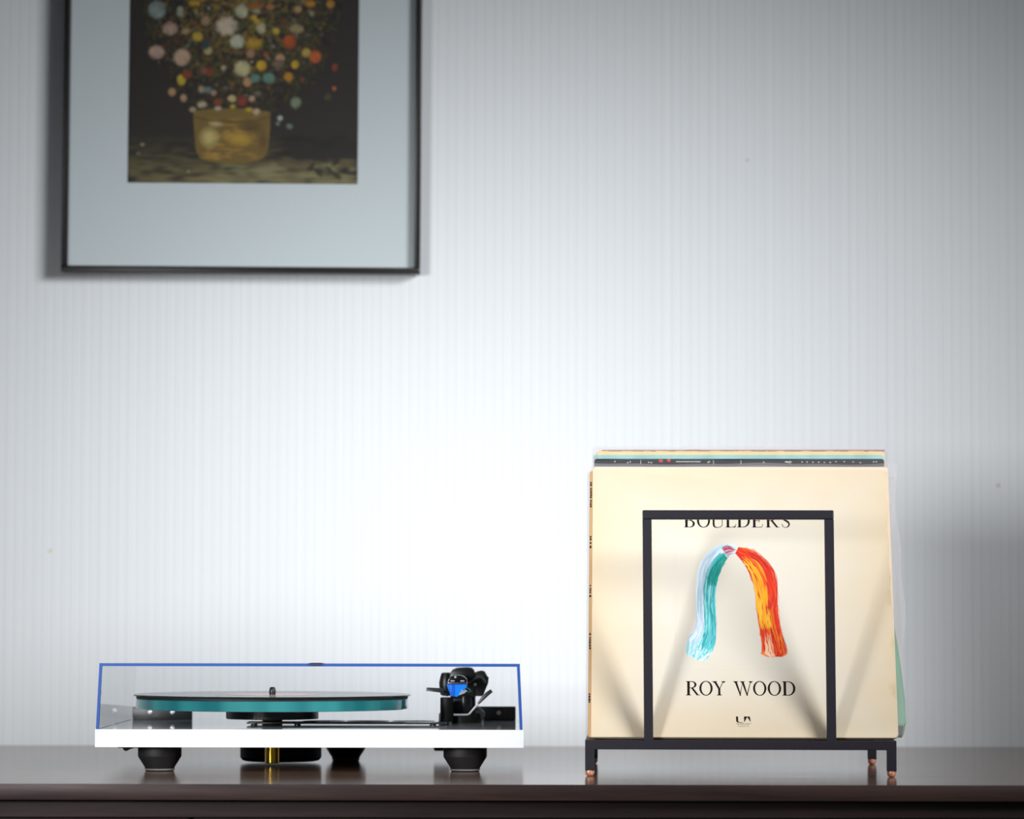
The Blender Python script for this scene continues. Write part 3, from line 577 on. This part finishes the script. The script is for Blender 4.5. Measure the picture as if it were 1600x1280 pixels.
# --- front sleeve
L0 = .3172; lean0 = 27.85
p = place(-.0022, .0070, lean0, .004)
fs = thing('record_sleeve', 'aged cream record sleeve at the front painted with a teal and red arch', 'record sleeve', p['loc'], p['rot'], GRP)
b = MB(); ol = outline(L0, .003, {'tr': .009, 'tl': .002, 'br': .004})
def edge_wear(x, z):    # right edge is bowed and nibbled
    if x > L0-.001: x -= .0020*max(0, (z-.10)/.217)+.0006*sin(z*160)
    return x, z
dense = []
for i in range(len(ol)):
    a, c = ol[i], ol[(i+1) % len(ol)]; k = max(1, int(math.hypot(c[0]-a[0], c[1]-a[1])/.012))
    for s_ in range(k): dense.append((a[0]+(c[0]-a[0])*s_/k, a[1]+(c[1]-a[1])*s_/k))
dense = [edge_wear(*q_) for q_ in dense]
dense = [(max(x, .0032), z) for x, z in dense]
b.prism(dense, 0, .004, bev=.0004); b.build('cover', card_cream, fs, True)
spn = MB().prism([(0, 0)]*0 or [(.0032, 0), (.0032, L0-.001), (.0008, L0-.002), (0, L0-.004), (0, .002), (.0008, 0)], .0003, .0038, bev=.0003).build('spine', card('tan_spine_card', (206, 168, 118), (186, 146, 100), worn=0), fs, True)
ink = mat('black_print_ink', (20, 15, 18), .5, spec=.2)
sb_ = MB()
for z0, z1 in ((.302, .272), (.236, .222), (.177, .163), (.120, .100), (.050, .040)):      # tiny spine lettering
    z = z0
    while z > z1:
        k = random.uniform(.0012, .0030); sb_.box(.0006+random.random()*.0004, .0020+random.random()*.0004, -.00006, .0002+.0003, z-k, z); z -= k+random.choice([.0006, .0008, .0022])
sb_.build('spine_lettering', ink, fs)['kind'] = 'stuff'
# hair drawing, generic: canvas 125 x 170 mm on the cover
from_px = lambda x, y: ((x-1030*4.925), y)
CW, CH, cpx = 124, 156, .40
cw = Canvas(CW, CH, cpx, creamC, 0.0)
# zoom pixel (1182x1280 of 1030..1270 x 790..1050) -> cover mm: x .1341 mm per zoom px, y .1555 mm per zoom px
kx, ky = .1336, .1539; zx0, zy0 = 120, 250
def hp(x, y): return ((x-zx0)*kx, (y-zy0)*ky)
HPs = lambda pts: [hp(*p_) for p_ in pts]
def strand(pts, w, c, k=1.0, soft=.5): cw.stroke(spline(HPs(pts), 6), w, c, k, soft)
# an abstract arch of brush strokes, cool on the left and warm on the right (a plain stand-in for the cover art)
LC = [(610, 350), (520, 350), (440, 420), (385, 520), (362, 650), (358, 780), (362, 900), (345, 1010), (300, 1110), (270, 1180)]
RC = [(610, 350), (690, 395), (765, 470), (820, 570), (838, 690), (842, 810), (852, 920), (872, 1030), (886, 1120), (888, 1170)]
LW_ = ([0, .12, .3, .5, .7, .85, 1], [30, 66, 92, 80, 80, 112, 66]); RW_ = ([0, .12, .3, .5, .75, .93, 1], [30, 64, 100, 86, 86, 104, 60])
def along(C_, W_, s):
    P_ = spline(C_, 8); f_ = min(max(s, 0), .9999)*(len(P_)-1); i_ = int(f_); d_ = P_[i_+1]-P_[i_]
    return P_[i_]+d_*(f_-i_), np.interp(s, *W_), np.array((-d_[1], d_[0]))/np.hypot(*d_)
def bandfill(C_, W_, lo, hi, c, s0=0, s1=1):
    A, B = [], []
    for s in np.linspace(s0, s1, 14):
        P_, w_, n_ = along(C_, W_, s); A.append(tuple(P_+n_*w_*lo)); B.append(tuple(P_+n_*w_*hi))
    cw.fill(HPs(A+B[::-1]), c, 1, smooth=False)
def strokes(C_, W_, count, lo, hi, cols, wmax, s0=0, s1=1, jit=3):
    for _ in range(count):
        t = RNG.uniform(lo, hi); a_ = RNG.uniform(s0, s1-.04); b_ = min(s1, a_+RNG.uniform(.1, .32)); pts = []
        for s in np.linspace(a_, b_, 6):
            P_, w_, n_ = along(C_, W_, s); pts.append(tuple(P_+n_*w_*t+RNG.normal(size=2)*jit))
        strand(pts, [.2, RNG.uniform(.5, wmax), .2], cols[RNG.randint(len(cols))], .85)
bandfill(LC, LW_, -.95, .95, (206, 226, 234)); bandfill(LC, LW_, -.95, .1, (86, 190, 192), .16, .86); bandfill(LC, LW_, -.95, -.15, (28, 150, 136), .14, .42)
strokes(LC, LW_, 90, .15, .98, [(206, 214, 236), (230, 238, 246), (176, 206, 226), (190, 196, 224), (150, 200, 214)], 1.2)
strokes(LC, LW_, 120, -.98, .2, [(40, 168, 176), (110, 200, 206), (30, 140, 150), (160, 220, 216), (70, 184, 190)], 1.3, .12, .98)
strokes(LC, LW_, 40, -.98, -.1, [(24, 146, 130), (30, 160, 146), (20, 130, 126)], 1.6, .12, .42)
strokes(LC, LW_, 70, -1, 1, [(210, 236, 240), (120, 210, 216), (70, 196, 200), (232, 244, 244)], 1.2, .78, 1, 6)
bandfill(RC, RW_, -.95, .95, (212, 48, 30))
strokes(RC, RW_, 260, -.98, .98, [(226, 62, 26), (236, 98, 24), (244, 140, 30), (198, 30, 34), (180, 24, 36), (214, 44, 30), (236, 80, 30)], 1.7)
strokes(RC, RW_, 34, -.2, .95, [(250, 184, 40), (247, 168, 36), (246, 196, 60)], 2.2, .08, .7)
strokes(RC, RW_, 26, .0, .95, [(250, 220, 190), (248, 200, 160), (246, 150, 60)], 1.5, .72, 1)
strokes(LC, LW_, 34, -.9, .5, [(198, 44, 40), (180, 36, 40), (150, 180, 206)], 1.8, 0, .13)

art = cw.mesh('cover_painting', card_print, fs, .0906, .2341, -.00006)
art['label'] = 'teal and red-orange brushed arch printed on the cover'
# serif lettering, cap height 1, built from strips
class Type:
    def __init__(s, x0, z0, ux, uz): s.b = MB(); s.x0, s.z0, s.ux, s.uz, s.dx = x0, z0, ux, uz, 0
    def q(s, *P):
        f = [s.b.v((s.x0+(x+s.dx)*s.ux, -.00013, s.z0+z*s.uz)) for x, z in P]; s.b.bm.faces.new(f)
    def r(s, x0, x1, z0, z1): s.q((x0, z0), (x1, z0), (x1, z1), (x0, z1))
    def serif(s, xc, w, z, up): # bracketed serif, z = base line, up = +1 / -1
        t = .035*up; s.q((xc-w/2, z), (xc+w/2, z), (xc+w/2, z+t), (xc-w/2, z+t)); s.q((xc-w*.36, z+t), (xc+w*.36, z+t), (xc+.06, z+3*t), (xc-.06, z+3*t))
    def ring(s, cx, cz, rx, rz, tx_, tz_, a0=0, a1=360, n=40):
        for i in range(n):
            a, c = R(a0+(a1-a0)*i/n), R(a0+(a1-a0)*(i+1)/n)
            s.q((cx+rx*cos(a), cz+rz*sin(a)), (cx+rx*cos(c), cz+rz*sin(c)), (cx+(rx-tx_)*cos(c), cz+(rz-tz_)*sin(c)), (cx+(rx-tx_)*cos(a), cz+(rz-tz_)*sin(a)))
    def path(s, pts, ws):
        P = spline(pts, 8); n = len(P); W = np.interp(np.linspace(0, 1, n), np.linspace(0, 1, len(ws)), ws); Lp = []
        for i in range(n):
            d = P[min(i+1, n-1)]-P[max(i-1, 0)]; d = np.array((-d[1], d[0]))/np.hypot(*d)*W[i]/2; Lp.append((P[i]+d, P[i]-d))
        for a, c in zip(Lp, Lp[1:]): s.q(tuple(a[0]), tuple(c[0]), tuple(c[1]), tuple(a[1]))
    def put(s, ch, dx):
        s.dx = dx; st, hl = .175, .06
        def stem(x): s.r(x, x+st, 0, 1); s.serif(x+st/2, st+.2, 0, 1); s.serif(x+st/2, st+.2, 1, -1)
        if ch == 'O': s.ring(.47, .5, .47, .52, .145, .055)
        if ch == 'D': stem(.1); s.r(.2, .45, .95, 1); s.r(.2, .45, 0, .04); s.ring(.43, .5, .50, .5, .155, .055, -90, 90)
        if ch in 'BR':
            stem(.1); top = .52; s.r(.2, .42, .95, 1); s.ring(.42, .755, .27+(.06 if ch == 'R' else 0), .245, .14, .055, -90, 90); s.r(.2, .42, .51, .55)
            if ch == 'B': s.r(.2, .45, 0, .04); s.ring(.44, .275, .35, .275, .15, .055, -90, 90)
            else: s.q((.36, .52), (.52, .52), (.90, .03), (.74, .03)); s.r(.74, 1.0, 0, .035)
        if ch == 'Y': s.q((.09, 1), (.26, 1), (.57, .44), (.43, .44)); s.q((.76, 1), (.81, 1), (.54, .44), (.49, .44)); s.r(.42, .57, 0, .46); s.serif(.495, .36, 0, 1); s.serif(.17, .36, 1, -1); s.serif(.80, .30, 1, -1)
        if ch == 'W':
            for x, w_ in ((.08, .36), (.56, .34)): s.q((x, 1), (x+.16, 1), (x+.46, -.02), (x+.38, -.02)); s.serif(x+.08, w_, 1, -1)
            s.q((.63, .9), (.67, .99), (.49, -.02), (.43, -.02)); s.q((1.20, 1), (1.25, 1), (.98, -.02), (.92, -.02)); s.serif(1.235, .30, 1, -1)
        if ch == 'L': stem(.06); s.r(.15, .68, 0, .04); s.q((.66, .04), (.70, .04), (.74, .27), (.71, .27)); s.q((.50, .04), (.69, .04), (.70, .1), (.68, .12))
        if ch == 'E':
            stem(.06); s.r(.15, .68, 0, .04); s.r(.15, .66, .95, 1); s.r(.15, .50, .49, .53); s.q((.68, .03), (.72, .03), (.77, .25), (.74, .25)); s.q((.66, .98), (.70, .98), (.70, .77), (.67, .77)); s.r(.49, .525, .38, .64)
        if ch == 'U':
            s.r(.10, .235, .3, 1); s.serif(.165, .36, 1, -1); s.r(.77, .81, .3, 1); s.serif(.79, .28, 1, -1)
            s.path([(.167, .32), (.19, .12), (.30, .02), (.46, .0), (.66, .04), (.77, .16), (.79, .32)], [.135, .12, .07, .05, .045, .04, .04])
        if ch == 'S':
            s.path([(.52, .74), (.50, .88), (.40, .97), (.27, .985), (.13, .92), (.07, .78), (.14, .63), (.30, .52), (.47, .41), (.55, .26), (.50, .10), (.36, .015), (.22, .015), (.09, .10), (.05, .27)],
                   [.04, .035, .035, .05, .08, .10, .12, .135, .13, .11, .09, .05, .035, .035, .04])
    def build(s, name, m, parent): return s.b.build(name, m, parent, fix=False)
ty = Type(.1010, .0479, .01456, .0163)
for ch, dx in zip('ROYWOOD', (0, .955, 1.87, 3.37, 4.76, 5.80, 6.82)): ty.put(ch, dx)
ty.build('artist_lettering', ink, fs)
ty = Type(.1010, .2464, .0147, .0163)
for ch, dx in zip('BOULDERS', (-.05, .90, 1.93, 2.98, 3.78, 4.88, 5.84, 6.98)): ty.put(ch, dx)
ty.build('title_lettering', ink, fs)
lg_ = Type(.1522, .0166, .0001, .0001)     # label emblem, units of 0.1 mm
lg_.q((0, 72), (20, 72), (22, 20), (2, 20)); lg_.q((2, 20), (22, 20), (30, 8), (12, 4)); lg_.q((12, 4), (30, 8), (70, 2), (60, -2)); lg_.q((60, -2), (70, 2), (85, 20), (82, 12))
lg_.q((82, 72), (118, 72), (92, 20), (84, 8)); lg_.q((112, 72), (142, 72), (150, 14), (146, 14)); lg_.r(0, 160, -10, -7)
lg_.build('emblem', ink, fs)
sm = MB(); fine = mat('grey_fine_print', (150, 130, 122), .5)
for z, x0, x1 in ((.0140, .1535, .1655), (.0122, .1545, .1650)):
    x = x0
    while x < x1: k = random.uniform(.0004, .0011); sm.b = 0; f = [sm.v(p_) for p_ in ((x, -.00013, z), (x+k, -.00013, z), (x+k, -.00013, z+.0006), (x, -.00013, z+.0006))]; sm.bm.faces.new(f); x += k+.0004
sm.build('fine_print', fine, fs, fix=False)['kind'] = 'stuff'

# --- sleeves behind, front to back
s2 = sleeve('second cream sleeve just behind the front one, its plastic bag sticking out right', .316, .0010, .0250, 26.1, .005, card('pale_cream_card', (246, 232, 212), (236, 210, 180), worn=0))
outer(s2, .316, .005, .0095, .0035, .0058, plastic_mid, 3, .0022)
gr = sleeve('thick green record box in plastic showing at the lower right edge', .296, .0010, .0366, 26.1, .030, mat('green_box_card', (66, 160, 112), .5, grain=.1), poly=[(0, .002), (.002, 0), (.322, 0), (.3245, .004), (.3245, .030), (.3215, .070), (.3160, .120), (.3115, .180), (.3080, .294), (.306, .296), (.002, .296), (0, .294)])
outer(gr, .296, .030, .0290, -.004, .001, plastic2, 5, .0018)
bk = card('black_sleeve_card', (26, 22, 26), (24, 20, 24), worn=.0)
s3 = sleeve('black record sleeve with small white and red print along its top', .315, .0018, .1070, 20.8, .007, bk)
wp = mat('white_sleeve_print', (206, 200, 190), .5); rp = mat('red_sleeve_print', (190, 40, 40), .5)
def flecks(o, m, name, items, L):
    b = MB()
    for x, z, w_, h_ in items: 
        f = [b.v(p_) for p_ in ((x, -.0002, L-z-h_), (x+w_, -.0002, L-z-h_), (x+w_, -.0002, L-z), (x, -.0002, L-z))]; b.bm.faces.new(f)
    b.build(name, m, o, fix=False)['kind'] = 'stuff'
kx3 = lambda px: (px-925.5)/454*.315
it = []
for px in np.arange(1054, 1092, 1.6): it.append((kx3(px), .0032, .0008, .0008+.0004*random.random()))
for px in (957, 977, 981, 1010, 1014, 1103, 1105, 1190, 1226, 1228, 1232, 1341, 1362, 1366, 1250, 1258, 1267, 1276, 1285, 1294, 1303, 1316, 1330): it.append((kx3(px), .0028+.0016*random.random(), .0014, .0010))
for px in (998, 1112, 1155, 1232): it.append((kx3(px), .002, .0005, .0045))
it.append((kx3(1224), .0036, .0075, .0009)); flecks(s3, wp, 'sleeve_print', it, .315)
flecks(s3, rp, 'red_sleeve_print', [(kx3(1027), .0012, .0042, .0030), (kx3(1040), .0003, .0034, .0034)], .315)
outer(s3, .315, .007, .0075, -.001, .004, plastic2, 8, .0022)
s4 = sleeve('pale teal record sleeve showing as a thin strip above the black one', .315, .0018, .1305, 18.15, .007, mat('pale_teal_card', (138, 176, 174), .5, grain=.35, gscale=60))
s5 = sleeve('grey-beige record sleeve, thin strip behind the pale teal one', .315, .0035, .1480, 16.45, .007, mat('grey_beige_card', (196, 186, 150), .5, grain=.2, gscale=60))
s6 = sleeve('tan record sleeve, thin strip just in front of the orange-edged one', .315, .0040, .1640, 15.0, .007, mat('tan_card', (222, 184, 130), .5, grain=.2, gscale=60))
s7 = sleeve('rearmost record sleeve, orange with a dark brown top edge, in a plastic bag', .312, .0060, .1978, 10.6, .007, mat('orange_tan_card', (246, 190, 116), .5, grain=.08, gscale=60))
b = MB()
x = .004
while x < .308:
    k = random.uniform(.002, .009); b.box(x, x+k, -.0003, .0010, .312-random.uniform(.0008, .0017), .3122); x += k
b.build('worn_edge', mat('dark_brown_worn_edge', (110, 58, 28), .6), s7)
outer(s7, .312, .007, .0045, .0050, .0065, plastic_milky, 12, .0010)
